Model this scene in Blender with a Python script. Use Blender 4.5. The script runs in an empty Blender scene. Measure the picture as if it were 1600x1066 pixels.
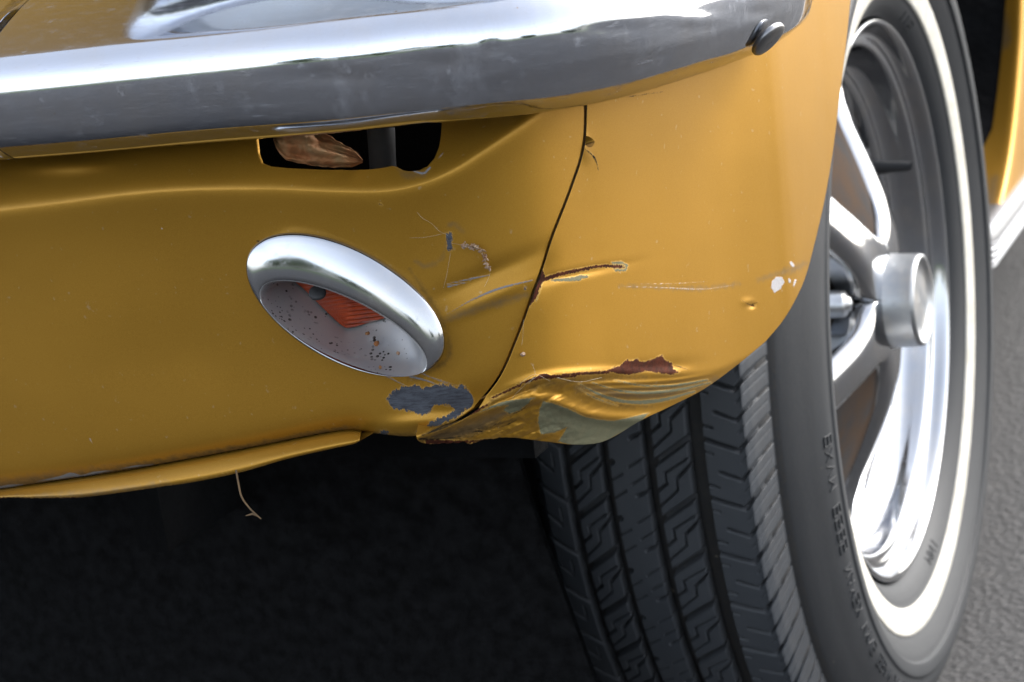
import bpy, bmesh, math, random
import numpy as np
from mathutils import Vector, Matrix
random.seed(7); RNG = np.random.default_rng(7)
S = bpy.context.scene
COL = S.collection
# ------------------------------------------------------------------ camera
FPX = 2800.0                                   # focal length in photograph pixels (1600 wide)
CR = np.array([[0.90504, -0.016, -0.42502], [0.40477, -0.27445, 0.87226], [-0.1306, -0.96147, -0.24191]])
CW = np.array([0.27259, -1.19013, 0.62106])
cd = bpy.data.cameras.new('camera'); cam = bpy.data.objects.new('camera', cd); COL.objects.link(cam)
ax = [CR[:, 0], -CR[:, 1], -CR[:, 2]]
cam.matrix_world = Matrix([[ax[0][i], ax[1][i], ax[2][i], CW[i]] for i in range(3)] + [[0, 0, 0, 1]])
cd.sensor_width = 36; cd.lens = FPX / 1600 * 36; cd.clip_start = .02; cd.clip_end = 2000
cd.dof.use_dof = True; cd.dof.focus_distance = .70; cd.dof.aperture_fstop = 19
S.camera = cam
# ------------------------------------------------------------------ sky, sun, exposure
SUN_EL, SUN_AZ = math.radians(38), math.radians(44)     # azimuth measured from +y towards +x
w = bpy.data.worlds.new('World'); S.world = w; w.use_nodes = True
nt = w.node_tree; nt.nodes.clear()
sky = nt.nodes.new('ShaderNodeTexSky'); sky.sky_type = 'NISHITA'; sky.sun_disc = False
sky.sun_elevation = SUN_EL; sky.sun_rotation = SUN_AZ; sky.air_density = 1.0; sky.dust_density = 2.5
hs = nt.nodes.new('ShaderNodeHueSaturation'); hs.inputs['Saturation'].default_value = .35
bg = nt.nodes.new('ShaderNodeBackground'); bg.inputs['Strength'].default_value = .15
wo = nt.nodes.new('ShaderNodeOutputWorld')
nt.links.new(sky.outputs[0], hs.inputs['Color']); nt.links.new(hs.outputs[0], bg.inputs['Color']); nt.links.new(bg.outputs[0], wo.inputs[0])
sd = bpy.data.lights.new('sun', 'SUN'); sun = bpy.data.objects.new('sun', sd); COL.objects.link(sun)
sd.energy = 1.1; sd.angle = math.radians(25); sd.color = (1, .96, .9)
sv = Vector((math.sin(SUN_AZ) * math.cos(SUN_EL), math.cos(SUN_AZ) * math.cos(SUN_EL), math.sin(SUN_EL)))
sun.rotation_euler = sv.to_track_quat('Z', 'Y').to_euler()
S.view_settings.view_transform = 'Standard'; S.view_settings.look = 'None'; S.view_settings.exposure = 2.2; S.view_settings.gamma = 1

# ------------------------------------------------------------------ pixel <-> world
def rays(px, py):
    px = np.asarray(px, float); py = np.asarray(py, float)
    d = np.stack([(px - 800) / FPX, (py - 533) / FPX, np.ones_like(px * py)], -1)
    return d @ CR.T
def P(px, py, dep):
    return CW + rays(px, py) * np.asarray(dep, float)[..., None]
def proj(X):
    c = (np.asarray(X, float) - CW) @ CR
    return 800 + FPX * c[..., 0] / c[..., 2], 533 + FPX * c[..., 1] / c[..., 2]
def at_x(px, py, x):
    r = rays(px, py); return CW + r * ((x - CW[0]) / r[..., 0])[..., None]
def at_z(px, py, z):
    r = rays(px, py); return CW + r * ((z - CW[2]) / r[..., 2])[..., None]
def crom(pts, n=16, closed=False):
    p = np.asarray(pts, float); m = len(p)
    if closed: q = np.vstack([p[-1], p, p[0], p[1]]); segs = m
    else: q = np.vstack([2 * p[0] - p[1], p, 2 * p[-1] - p[-2]]); segs = m - 1
    out = []
    t = np.linspace(0, 1, n, endpoint=False)[:, None]
    for i in range(segs):
        a, b, c, d = q[i], q[i + 1], q[i + 2], q[i + 3]
        out.append(.5 * ((2 * b) + (c - a) * t + (2 * a - 5 * b + 4 * c - d) * t ** 2 + (3 * b - a - 3 * c + d) * t ** 3))
    out = np.vstack(out)
    return out if closed else np.vstack([out, p[-1]])
def resample(pts, n=None, s=None):
    p = np.asarray(pts, float); l = np.r_[0, np.cumsum(np.linalg.norm(np.diff(p, axis=0), axis=1))]
    if s is None: s = np.linspace(0, 1, n)
    return np.stack([np.interp(s * l[-1], l, p[:, k]) for k in range(p.shape[1])], -1)

# ------------------------------------------------------------------ mesh helpers
def newobj(name, verts, faces, mat, parent=None, smooth=True, attrs=None):
    me = bpy.data.meshes.new(name)
    me.from_pydata(np.asarray(verts, float).tolist() if not isinstance(verts, list) else verts, [], faces if isinstance(faces, list) else np.asarray(faces).tolist())
    if smooth: me.polygons.foreach_set('use_smooth', np.ones(len(me.polygons), bool))
    if attrs:
        for k, v in attrs.items():
            a = me.attributes.new(k, 'FLOAT', 'POINT'); a.data.foreach_set('value', np.asarray(v, np.float32))
    me.update()
    o = bpy.data.objects.new(name, me); COL.objects.link(o)
    if mat: me.materials.append(mat)
    if parent: o.parent = parent
    return o
def gridfaces(nr, nc, closed=False, flip=False, base=0):
    r = np.arange(nr - 1)[:, None]; c = np.arange(nc if closed else nc - 1)[None]
    c2 = (c + 1) % nc
    f = np.stack(np.broadcast_arrays(r * nc + c, r * nc + c2, (r + 1) * nc + c2, (r + 1) * nc + c), -1).reshape(-1, 4) + base
    return f[:, ::-1] if flip else f
def empty(name, loc=(0, 0, 0), parent=None):
    o = bpy.data.objects.new(name, None); COL.objects.link(o); o.location = loc; o.empty_display_size = .05
    if parent: o.parent = parent
    return o
def tag(o, label, cat=None, group=None, kind=None):
    if label: o['label'] = label
    if cat: o['category'] = cat
    if group: o['group'] = group
    if kind: o['kind'] = kind
    return o
def tube(pts, rad, n=6):
    p = np.asarray(pts, float); rad = np.broadcast_to(rad, len(p))
    t = np.gradient(p, axis=0); t /= np.linalg.norm(t, axis=1)[:, None] + 1e-12
    ref = np.array([.3, .5, .81]); a = np.cross(t, ref); a /= np.linalg.norm(a, axis=1)[:, None]; b = np.cross(t, a)
    th = np.linspace(0, 2 * np.pi, n, endpoint=False)
    v = p[:, None] + rad[:, None, None] * (np.cos(th)[None, :, None] * a[:, None] + np.sin(th)[None, :, None] * b[:, None])
    return v.reshape(-1, 3), gridfaces(len(p), n, True)
def join(parts):
    vs, fs, k = [], [], 0
    for v, f in parts:
        vs.append(np.asarray(v, float)); fs += (np.asarray(f) + k).tolist() if not isinstance(f, list) else [[i + k for i in q] for q in f]
        k += len(v)
    return np.vstack(vs), fs
def box(x0, x1, y0, y1, z0, z1):
    v = np.array([[x, y, z] for x in (x0, x1) for y in (y0, y1) for z in (z0, z1)], float)
    return v, [[0, 1, 3, 2], [4, 6, 7, 5], [0, 4, 5, 1], [2, 3, 7, 6], [0, 2, 6, 4], [1, 5, 7, 3]]

# ------------------------------------------------------------------ materials
def mat(name):
    m = bpy.data.materials.new(name); m.use_nodes = True
    n = m.node_tree; b = n.nodes['Principled BSDF']
    return m, n, b
def N(n, t, **kw):
    o = n.nodes.new(t)
    for k, v in kw.items():
        if k in o.inputs: o.inputs[k].default_value = v
        else: setattr(o, k, v)
    return o
def noise(n, scale, detail=4, rough=.6, co='Object', sc=None):
    tc = n.nodes.new('ShaderNodeTexCoord'); t = N(n, 'ShaderNodeTexNoise', Scale=scale, Detail=detail, Roughness=rough)
    if sc:
        mp = n.nodes.new('ShaderNodeMapping'); mp.inputs['Scale'].default_value = sc
        n.links.new(tc.outputs[co], mp.inputs[0]); n.links.new(mp.outputs[0], t.inputs['Vector'])
    else: n.links.new(tc.outputs[co], t.inputs['Vector'])
    return t.outputs['Fac']
def math_(n, op, a, b=None, clamp=False):
    o = n.nodes.new('ShaderNodeMath'); o.operation = op; o.use_clamp = clamp
    for i, v in enumerate((a, b)):
        if v is None: continue
        if isinstance(v, (int, float)): o.inputs[i].default_value = v
        else: n.links.new(v, o.inputs[i])
    return o.outputs[0]
def rng(n, v, a, b, c=0, d=1):
    o = N(n, 'ShaderNodeMapRange'); n.links.new(v, o.inputs[0])
    for i, x in enumerate((a, b, c, d)): o.inputs[1 + i].default_value = x
    return o.outputs[0]
def mix(n, f, a, b):
    o = n.nodes.new('ShaderNodeMix'); o.data_type = 'RGBA'
    for s, v in ((0, f), (6, a), (7, b)):
        if hasattr(v, 'is_linked'): n.links.new(v, o.inputs[s])
        else: o.inputs[s].default_value = v if s == 0 else (*v, 1)
    return o.outputs[2]
def bump(n, b, h, strength=.3, dist=.001, prev=None):
    o = N(n, 'ShaderNodeBump', Strength=strength, Distance=dist); n.links.new(h, o.inputs['Height'])
    if prev: n.links.new(prev, o.inputs['Normal'])
    n.links.new(o.outputs[0], b.inputs['Normal']); return o.outputs[0]
def simple(name, col, rough=.6, metal=0, nscale=60, namp=.25, bumps=.15, dist=.0006, col2=None):
    m, n, b = mat(name)
    f = noise(n, nscale)
    c2 = col2 or tuple(x * (1 - namp) for x in col); 
    n.links.new(mix(n, rng(n, f, .35, .65), col, c2), b.inputs['Base Color'])
    b.inputs['Roughness'].default_value = rough; b.inputs['Metallic'].default_value = metal
    if bumps: bump(n, b, noise(n, nscale * 4), bumps, dist)
    return m

MASKS = ('m_primer', 'm_rust', 'm_bare', 'm_white', 'm_dark', 'm_dull', 'm_scr', 'm_dirt')
def gold_paint():
    m, n, b = mat('gold metallic paint')
    f1 = noise(n, 9, 3); f2 = noise(n, 2500, 2, .5); fine = noise(n, 900, 6, .7); mid = noise(n, 260, 5, .65)
    base = mix(n, rng(n, f1, .3, .7), (.270, .137, .012), (.292, .150, .0135))
    base = mix(n, rng(n, f2, .3, .8), base, (.335, .178, .022))
    # specks of dust and small chips
    dust = rng(n, noise(n, 330, 2, .5), .70, .76)
    base = mix(n, math_(n, 'MULTIPLY', dust, .35), base, (.40, .31, .20))
    metal = 0.60; rough = .42
    cols = {'m_dull': (.15, .115, .07), 'm_primer': (.12, .12, .075), 'm_white': (.30, .29, .29), 'm_bare': (.10, .115, .14), 'm_rust': (.125, .048, .03), 'm_dark': (.012, .009, .006), 'm_scr': (.15, .155, .17), 'm_dirt': (.045, .029, .014)}
    amp = {'m_dull': 10, 'm_primer': 3, 'm_white': 2.5, 'm_bare': 4.5, 'm_rust': 5, 'm_dark': 2, 'm_scr': 1.2, 'm_dirt': 9}
    allm = None; hgt = None
    for k in ('m_dull', 'm_dirt', 'm_scr', 'm_primer', 'm_white', 'm_bare', 'm_rust', 'm_dark'):
        a = n.nodes.new('ShaderNodeAttribute'); a.attribute_name = k
        nz = math_(n, 'MULTIPLY', math_(n, 'SUBTRACT', fine if k not in ('m_dull', 'm_dirt') else mid, .5), amp[k] * 2)
        s = math_(n, 'ADD', a.outputs['Fac'], nz)
        if k == 'm_bare': s = math_(n, 'ADD', s, math_(n, 'MULTIPLY', math_(n, 'SUBTRACT', noise(n, 420, 5, .7, sc=(1.6, 1, .6)), .5), 22))
        msk = rng(n, s, .7, -.7) if k not in ('m_dull', 'm_dirt') else rng(n, s, 5, -6, 0, .65 if k == 'm_dull' else .85)
        c = cols[k]
        if k in ('m_primer', 'm_rust', 'm_bare'):      # bright broken edge of the paint film
            rim = math_(n, 'MULTIPLY', rng(n, s, 2.2, 1.0), .55); base = mix(n, rim, base, (.46, .27, .06))
        if k == 'm_rust': c = mix(n, rng(n, mid, .35, .65), (.060, .016, .008), (.026, .0095, .006))
        if k == 'm_primer': c = mix(n, rng(n, mid, .3, .7), (.105, .108, .068), (.14, .13, .08))
        if k == 'm_bare': c = mix(n, rng(n, noise(n, 500, 5, .7, sc=(.4, .4, 2.2)), .4, .62), (.062, .068, .082), (.034, .037, .045))
        base = mix(n, msk, base, c)
        if k != 'm_dull':
            allm = msk if allm is None else math_(n, 'MAXIMUM', allm, msk)
    n.links.new(base, b.inputs['Base Color'])
    n.links.new(math_(n, 'MULTIPLY', math_(n, 'SUBTRACT', 1, allm), metal), b.inputs['Metallic'])
    rr = math_(n, 'ADD', math_(n, 'MULTIPLY', allm, .28), rng(n, f1, .3, .7, rough - .03, rough + .05))
    n.links.new(rr, b.inputs['Roughness'])
    n.links.new(math_(n, 'MULTIPLY', math_(n, 'SUBTRACT', 1, math_(n, 'MULTIPLY', allm, .7)), .2), b.inputs['Specular IOR Level']); n.links.new(math_(n, 'MULTIPLY', math_(n, 'SUBTRACT', 1, allm), .16), b.inputs['Coat Weight'])
    b.inputs['Coat Weight'].default_value = .16; b.inputs['Coat Roughness'].default_value = .3; b.inputs['Specular IOR Level'].default_value = .2
    h = math_(n, 'ADD', math_(n, 'MULTIPLY', allm, -1.0), math_(n, 'MULTIPLY', math_(n, 'MULTIPLY', fine, allm), 1.2))
    p = bump(n, b, h, .5, .0004)
    p = bump(n, b, noise(n, 45, 3), .06, .003, p)
    bump(n, b, f2, .05, .0002, p)
    return m
GOLD = gold_paint()
def chrome(name, dirt=.25, col=(.50, .53, .59), rough=.05, rust=.0, pits=False, grime=False):
    m, n, b = mat(name)
    b.inputs['Metallic'].default_value = 1
    f = noise(n, 40, 6, .7); g = noise(n, 260, 4, .7)
    d = math_(n, 'MULTIPLY', rng(n, f, .42, .75), dirt)
    c = mix(n, d, col, (.52, .47, .40))
    if rust: c = mix(n, math_(n, 'MULTIPLY', rng(n, g, .70, .74), rust), c, (.35, .2, .07))
    if pits:
        v = N(n, 'ShaderNodeTexVoronoi', Scale=520, Randomness=1); tc = n.nodes.new('ShaderNodeTexCoord'); n.links.new(tc.outputs['Object'], v.inputs['Vector'])
        rad = rng(n, noise(n, 160, 1), .3, .7, .05, .42); sel = math_(n, 'MULTIPLY', rng(n, math_(n, 'SUBTRACT', v.outputs['Distance'], rad), .04, -.04), rng(n, noise(n, 48, 3), .50, .56)); c = mix(n, sel, c, (.03, .028, .025)); b.inputs['Metallic'].default_value = .7
    if grime:
        s1 = math_(n, 'MAXIMUM', rng(n, noise(n, 26, 6, .75, sc=(1, 1, .35)), .56, .74), math_(n, 'MAXIMUM', rng(n, noise(n, 110, 7, .75), .59, .70), rng(n, noise(n, 300, 3, .6, sc=(.25, .25, 1.6)), .66, .74))); s2 = rng(n, noise(n, 900, 3, .6, sc=(.12, .12, 1)), .5, .8)
        gr = math_(n, 'MULTIPLY', s1, .36); gr = math_(n, 'ADD', gr, math_(n, 'MULTIPLY', s2, .12)); c = mix(n, gr, c, (.40, .41, .45)); b.inputs['Metallic'].default_value = 1
        rough_x = math_(n, 'ADD', math_(n, 'MULTIPLY', s1, .14), math_(n, 'MULTIPLY', s2, .10))
        n.links.new(math_(n, 'SUBTRACT', 1, math_(n, 'MULTIPLY', gr, .55)), b.inputs['Metallic'])
    n.links.new(c, b.inputs['Base Color'])
    if grime: n.links.new(math_(n, 'ADD', rough_x, rng(n, f, .3, .8, rough, rough + .08)), b.inputs['Roughness'])
    else: n.links.new(math_(n, 'ADD', rng(n, f, .3, .8, rough, rough + .16 * dirt * 2), rng(n, g, .55, .75, 0, .10 * dirt * 4)), b.inputs['Roughness'])
    bump(n, b, noise(n, 22, 2), .05, .002)
    return m
CHROME = chrome('bumper chrome', .3, rust=.8, grime=True)
BEZEL = chrome('pitted bezel chrome', .35, (.36, .378, .41), .07)
BOWL = chrome('satin pitted reflector', .5, (.37, .385, .41), .30, pits=True)
WHEELCH = chrome('wheel chrome', .35, (.36, .375, .40), .05)
STEEL = chrome('dull steel', .6, (.34, .36, .385), .33)
BOLT = chrome('weathered bolt steel', .6, (.20, .205, .215), .3)
ALU = simple('ribbed aluminium', (.14, .145, .155), .4, .9, 80, .15, .08)
def rubber(name='tyre rubber', k=.8):
    m, n, b = mat(name)
    f = noise(n, 30, 5); g = noise(n, 400, 5, .7)
    a = n.nodes.new('ShaderNodeAttribute'); a.attribute_name = 'dust'
    c = mix(n, rng(n, f, .3, .7), (.0150 * k, .0175 * k, .0212 * k), (.0195 * k, .0220 * k, .0255 * k))
    c = mix(n, math_(n, 'MULTIPLY', a.outputs['Fac'], rng(n, g, .35, .7)), c, (.026, .023, .020))
    sp = rng(n, noise(n, 170, 2), .74, .77)
    c = mix(n, math_(n, 'MULTIPLY', sp, a.outputs['Fac']), c, (.15, .13, .10))
    n.links.new(c, b.inputs['Base Color']); b.inputs['Roughness'].default_value = .62; b.inputs['Specular IOR Level'].default_value = .3
    p = bump(n, b, g, .18, .0005)
    bump(n, b, noise(n, 60, 4, sc=(6, 1, 1)), .12, .001, p)
    return m
RUBBER = rubber(); TREAD = rubber('worn tread rubber', 1.65)
WHITEWALL = simple('whitewall rubber', (.37, .36, .33), .7, 0, 60, .10, .2, col2=(.29, .275, .235))
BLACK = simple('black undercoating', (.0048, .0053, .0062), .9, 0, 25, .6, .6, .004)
SHADE_PAN = simple('shaded ground pan', (.0062, .0066, .0074), .95, 0, 120, .7, .8, .002)  # near-black asphalt-like speckle, the shade under the car put into the colour
SHADE_PAN.node_tree.nodes['Principled BSDF'].inputs['Specular IOR Level'].default_value = .08
DARKIRON = simple('dark bracket iron', (.03, .031, .034), .7, .2, 70, .4, .2)
DRUM = simple('rusty brake drum', (.10, .088, .08), .6, .3, 45, .3, .3, col2=(.085, .05, .03))
PLATE = simple('charcoal wheel paint', (.022, .020, .0195), .9, 0, 38, .25, .15, col2=(.036, .021, .012))
PLATE.node_tree.nodes['Principled BSDF'].inputs['Specular IOR Level'].default_value = .12
def lensmat():
    m, n, b = mat('amber red lens')
    n.links.new(mix(n, rng(n, noise(n, 120, 4), .3, .7), (.33, .042, .003), (.17, .018, .002)), b.inputs['Base Color'])
    b.inputs['Roughness'].default_value = .3; b.inputs['Coat Weight'].default_value = .1; b.inputs['Specular IOR Level'].default_value = .25
    b.inputs['Subsurface Weight'].default_value = .15; b.inputs['Subsurface Radius'].default_value = (.01, .002, .001)
    return m
LENS = lensmat()
def asphalt():
    m, n, b = mat('asphalt')
    f = noise(n, 1.2, 4); g = noise(n, 140, 5, .7); v = N(n, 'ShaderNodeTexVoronoi', Scale=150)
    tc = n.nodes.new('ShaderNodeTexCoord'); n.links.new(tc.outputs['Object'], v.inputs['Vector'])
    c = mix(n, rng(n, f, .3, .7), (.023, .0225, .0232), (.033, .0318, .032))
    c = mix(n, rng(n, g, .45, .6), c, (.015, .015, .016))
    c = mix(n, math_(n, 'MULTIPLY', rng(n, noise(n, 25, 3), .6, .8), .5), c, (.085, .08, .075))
    n.links.new(c, b.inputs['Base Color']); b.inputs['Roughness'].default_value = .85
    h = math_(n, 'ADD', v.outputs['Distance'], g); bump(n, b, h, .7, .003)
    return m
ASPH = asphalt()
LEAF = simple('dry leaf', (.20, .068, .016), .8, 0, 150, .3, .6, .001, col2=(.15, .085, .03))
STRAW = simple('straw', (.10, .06, .025), .8, 0, 200, .3, 0)
FLUFF = simple('leaf litter', (.17, .08, .04), .8, 0, 300, .3, 0, col2=(.26, .19, .13))
BLACK.node_tree.nodes['Principled BSDF'].inputs['Specular IOR Level'].default_value = .08
WEB = simple('cobweb thread', (.38, .35, .28), .6, 0, 300, .1, 0)
STONE = simple('pale grit', (.42, .40, .36), .8, 0, 300, .3, .2)

# ------------------------------------------------------------------ car
car = empty('car', (0, 0, 0))
tag(car, 'old gold car with dented front corner, chrome bumper and whitewall tyre on asphalt', 'car')

# plan of the body (front, rounded corner, side), as v = G(u) in axes turned by 45 degrees
BP = crom([(-1.75, -.46), (-1.3, -.575), (-.8, -.606), (-.45, -.616), (-.2, -.620), (-.08, -.619), (-.03, -.611), (-.004, -.594), (.010, -.562), (.022, -.520), (.0330, -.475), (.0424, -.443), (.0462, -.430), (.0478, -.414), (.0495, -.37), (.051, -.30), (.051, .0), (.051, .6), (.05, 1.2)], 60)
GU = (BP[:, 0] + BP[:, 1]) / math.sqrt(2); GV = (BP[:, 0] - BP[:, 1]) / math.sqrt(2)
def sp(x): return np.where(x > 30, x, np.log1p(np.exp(np.minimum(x, 30))))
def inset(z):
    return .05 * .03 * sp((.50 - z) / .03) + .4 * np.maximum(0, .45 - z) ** 2
def body_depth(px, py):
    r = rays(px, py); lo = np.full(r.shape[:-1], .45); hi = np.full(r.shape[:-1], 1.35)
    for _ in range(34):
        md = (lo + hi) / 2; X = CW + r * md[..., None]
        f = (X[..., 0] - X[..., 1]) / math.sqrt(2) - np.interp((X[..., 0] + X[..., 1]) / math.sqrt(2), GU, GV) + inset(X[..., 2])
        out = f > 0
        lo = np.where(out, md, lo); hi = np.where(out, hi, md)
    return lo
def vnoise(x, y, sx, sy, seed):
    L_ = np.random.default_rng(seed).uniform(-1, 1, (64, 64)); u = x / sx; v = y / sy
    i = np.floor(u).astype(int); j = np.floor(v).astype(int); a = u - i; b = v - j
    a = a * a * (3 - 2 * a); b = b * b * (3 - 2 * b); g_ = lambda p, q: L_[p % 64, q % 64]
    return (g_(i, j) * (1 - a) + g_(i + 1, j) * a) * (1 - b) + (g_(i, j + 1) * (1 - a) + g_(i + 1, j + 1) * a) * b
def softplus(v, k): return k * sp(v / k)
def curve_y(pts):
    c = crom(pts, 12); i = np.argsort(c[:, 0]); c = c[i]
    return lambda x: np.interp(x, c[:, 0], c[:, 1])
def sdf_poly(px, py, poly):
    p = np.asarray(poly, float); d = np.full(px.shape, 1e9); ins = np.zeros(px.shape, bool)
    sel = (px > p[:, 0].min() - 25) & (px < p[:, 0].max() + 25) & (py > p[:, 1].min() - 25) & (py < p[:, 1].max() + 25)
    X = px[sel]; Y = py[sel]; dd = np.full(X.shape, 1e9); ii = np.zeros(X.shape, bool)
    for a, b in zip(p, np.roll(p, -1, 0)):
        e = b - a; t = np.clip(((X - a[0]) * e[0] + (Y - a[1]) * e[1]) / (e @ e + 1e-9), 0, 1)
        dd = np.minimum(dd, np.hypot(X - a[0] - t * e[0], Y - a[1] - t * e[1]))
        cnd = (a[1] > Y) != (b[1] > Y)
        ii ^= cnd & (X < (b[0] - a[0]) * (Y - a[1]) / (b[1] - a[1] + 1e-12) + a[0])
    d[sel] = np.where(ii, -dd, dd)
    return np.minimum(d, 20)
def sdf_line(px, py, pts, w):
    p = np.asarray(pts, float); w = np.broadcast_to(w, len(p)); d = np.full(px.shape, 20.)
    sel = (px > p[:, 0].min() - 25) & (px < p[:, 0].max() + 25) & (py > p[:, 1].min() - 25) & (py < p[:, 1].max() + 25)
    X = px[sel]; Y = py[sel]; dd = np.full(X.shape, 20.)
    for a, b, wa, wb in zip(p[:-1], p[1:], w[:-1], w[1:]):
        e = b - a; t = np.clip(((X - a[0]) * e[0] + (Y - a[1]) * e[1]) / (e @ e + 1e-9), 0, 1)
        dd = np.minimum(dd, np.hypot(X - a[0] - t * e[0], Y - a[1] - t * e[1]) - (wa + (wb - wa) * t))
    d[sel] = dd
    return np.minimum(d, 20)
def gauss(x, y, cx, cy, sx, sy, rot=0):
    c, s = math.cos(rot), math.sin(rot); u = (x - cx) * c + (y - cy) * s; v = -(x - cx) * s + (y - cy) * c
    return np.exp(-(u / sx) ** 2 - (v / sy) ** 2)

SEAM = crom([(913, 150), (914, 185), (910, 235), (889, 300), (862, 370), (846, 420), (828, 470), (808, 525), (780, 588), (742, 637)], 14)
CREASE = curve_y([(-700, 396), (-400, 372), (-100, 340), (0, 328), (100, 316), (200, 303), (300, 296), (420, 295), (520, 299), (600, 299), (660, 287), (710, 265), (760, 232), (810, 196), (850, 165), (900, 120), (950, 60)])
def DV(px, py, lamp=True):
    D = body_depth(px, py); m = D / FPX
    v = CREASE(px) - py
    D = D + 1.05 * softplus(v, 7) * m                       # the ledge that runs back under the bumper
    fade = np.clip((900 - px) / 250, 0, 1)
    D = D + .0085 * fade * (1 - np.exp(-np.maximum(-v, 0) / 85)) # hollow below the crease
    g = GROOVE(px) - py
    D = D + .0065 * np.exp(-np.maximum(g, 0) / 11) * np.clip((690 - px) / 130, 0, 1)
    D = D + .0025 * gauss(px, py, 720, 640, 60, 25, -.5) - .002 * gauss(px, py, 660, 660, 60, 12, -.1)
    D = D - .0022 * gauss(px, py, 110, 258, 60, 12, -.05)   # low pressed tab under the bumper
    D = D + .0012 * gauss(px, py, 760, 430, 90, 14, -.42) - .001 * gauss(px, py, 770, 465, 80, 12, -.42)
    D = D + .0007 * gauss(px, py, 250, 560, 160, 70)
    if lamp:                                                # the hole behind the turn signal
        c, s_ = math.cos(math.radians(28)), math.sin(math.radians(28)); u = (px - 541) * c + (py - 478) * s_; v = -(px - 541) * s_ + (py - 478) * c
        D = D + .06 * np.clip((1 - np.hypot(u / 165, v / 81)) / .06, 0, 1)
    return D
GROOVE = curve_y([(-700, 850), (-400, 818), (-100, 778), (0, 764), (100, 750), (200, 735), (300, 717), (400, 698), (480, 682), (540, 672), (570, 674), (600, 679), (650, 681), (700, 664), (742, 637)])
L1 = curve_y([(600, 700), (660, 686), (700, 668), (745, 637), (775, 620), (805, 606), (860, 592), (950, 585), (1020, 586), (1080, 585), (1130, 575), (1190, 545), (1260, 500)])
L2 = curve_y([(640, 690), (690, 668), (740, 648), (780, 634), (825, 624), (860, 626), (890, 638), (930, 650), (980, 655), (1030, 650), (1080, 630), (1140, 590)])
def DF(px, py):
    D = body_depth(px, py); m = D / FPX
    v = py - L1(px)
    D = D + .80 * softplus(v, 2.2) * m * np.clip((1230 - px) / 80, 0, 1)
    D = D - .0032 * np.exp(-((py - L2(px)) / 11) ** 2) * np.clip((1090 - px) / 90, 0, 1)
    for off, x0, x1 in ((14, 880, 1120), (22, 900, 1110), (31, 900, 1090)):
        e = np.clip((px - x0) / 60, 0, 1) * np.clip((x1 - px) / 60, 0, 1)
        D = D - .0011 * e * np.exp(-((v - off + 10 * np.exp(-((px - 1120) / 90) ** 2)) / 3.2) ** 2)
    D = D - .0012 * np.exp(-((v + 5) / 7) ** 2) * np.clip((px - 780) / 60, 0, 1) * np.clip((1090 - px) / 40, 0, 1)
    D = D + .0016 * gauss(px, py, 1010, 578, 60, 11, -.12)
    D = D - .0013 * gauss(px, py, 912, 228, 9, 20, -.2) - .0007 * gauss(px, py, 1168, 472, 9, 6) + .0012 * gauss(px, py, 1174, 478, 6, 4)
    D = D + .0012 * gauss(px, py, 850, 425, 18, 30, .35) + .0008 * gauss(px, py, 900, 428, 70, 7, -.2)
    D = D + .001 * gauss(px, py, 700, 678, 40, 5, -.3)
    e = np.clip(v / 10, 0, 1) * np.clip((960 - px) / 120, 0, 1)
    a_, b_ = px * .93 - py * .36, py * .93 + px * .36
    cr = .5 - 1.6 * np.abs(vnoise(a_, b_, 46, 13, 1)) + .5 * np.abs(vnoise(a_, b_, 19, 6, 2)) + .18 * vnoise(px, py, 5, 3, 3)
    D = D + .0011 * e * cr
    return D
def coons(T, B, L, Rr):
    ns, ntt = len(T), len(L)
    s = np.linspace(0, 1, ns)[None, :, None]; t = np.linspace(0, 1, ntt)[:, None, None]
    return (1 - t) * T[None] + t * B[None] + (1 - s) * L[:, None] + s * Rr[:, None] - ((1 - s) * (1 - t) * T[0] + s * (1 - t) * T[-1] + (1 - s) * t * B[0] + s * t * B[-1])
def panel(name, T, B, L, Rr, D, masks, parent, hem, label=None, dT=None):
    g = coons(T, B, L, Rr); nr, nc = g.shape[:2]
    if dT is not None: g[..., 1] += dT[None] * np.clip(1 - np.linspace(0, 1, nr) / .42, 0, 1)[:, None] ** 2
    px, py = g[..., 0], g[..., 1]
    X = P(px, py, D(px, py))
    # returned edges: every border folds back into the car
    X = np.concatenate([X[:1] + hem['t'], X, X[-1:] + hem['b']], 0)
    px = np.concatenate([px[:1], px, px[-1:]], 0); py = np.concatenate([py[:1], py, py[-1:]], 0)
    X = np.concatenate([X[:, :1] + hem['l'], X, X[:, -1:] + hem['r']], 1)
    px = np.concatenate([px[:, :1], px, px[:, -1:]], 1); py = np.concatenate([py[:, :1], py, py[:, -1:]], 1)
    at = {k: np.full(px.size, 20.) for k in MASKS}
    for k, fn in masks:
        at[k] = np.minimum(at[k], fn(px, py).ravel())
    o = newobj(name, X.reshape(-1, 3), gridfaces(nr + 2, nc + 2), GOLD, parent, True, at)
    if label: o['label'] = label
    return o
poly = lambda *p: (lambda x, y: sdf_poly(x, y, p))
line = lambda w, *p: (lambda x, y: sdf_line(x, y, crom(p, 6) if len(p) > 2 else p, w if np.isscalar(w) else resample(np.array(w, float)[:, None], len(crom(p, 6)) if len(p) > 2 else len(p))[:, 0]))

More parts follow.
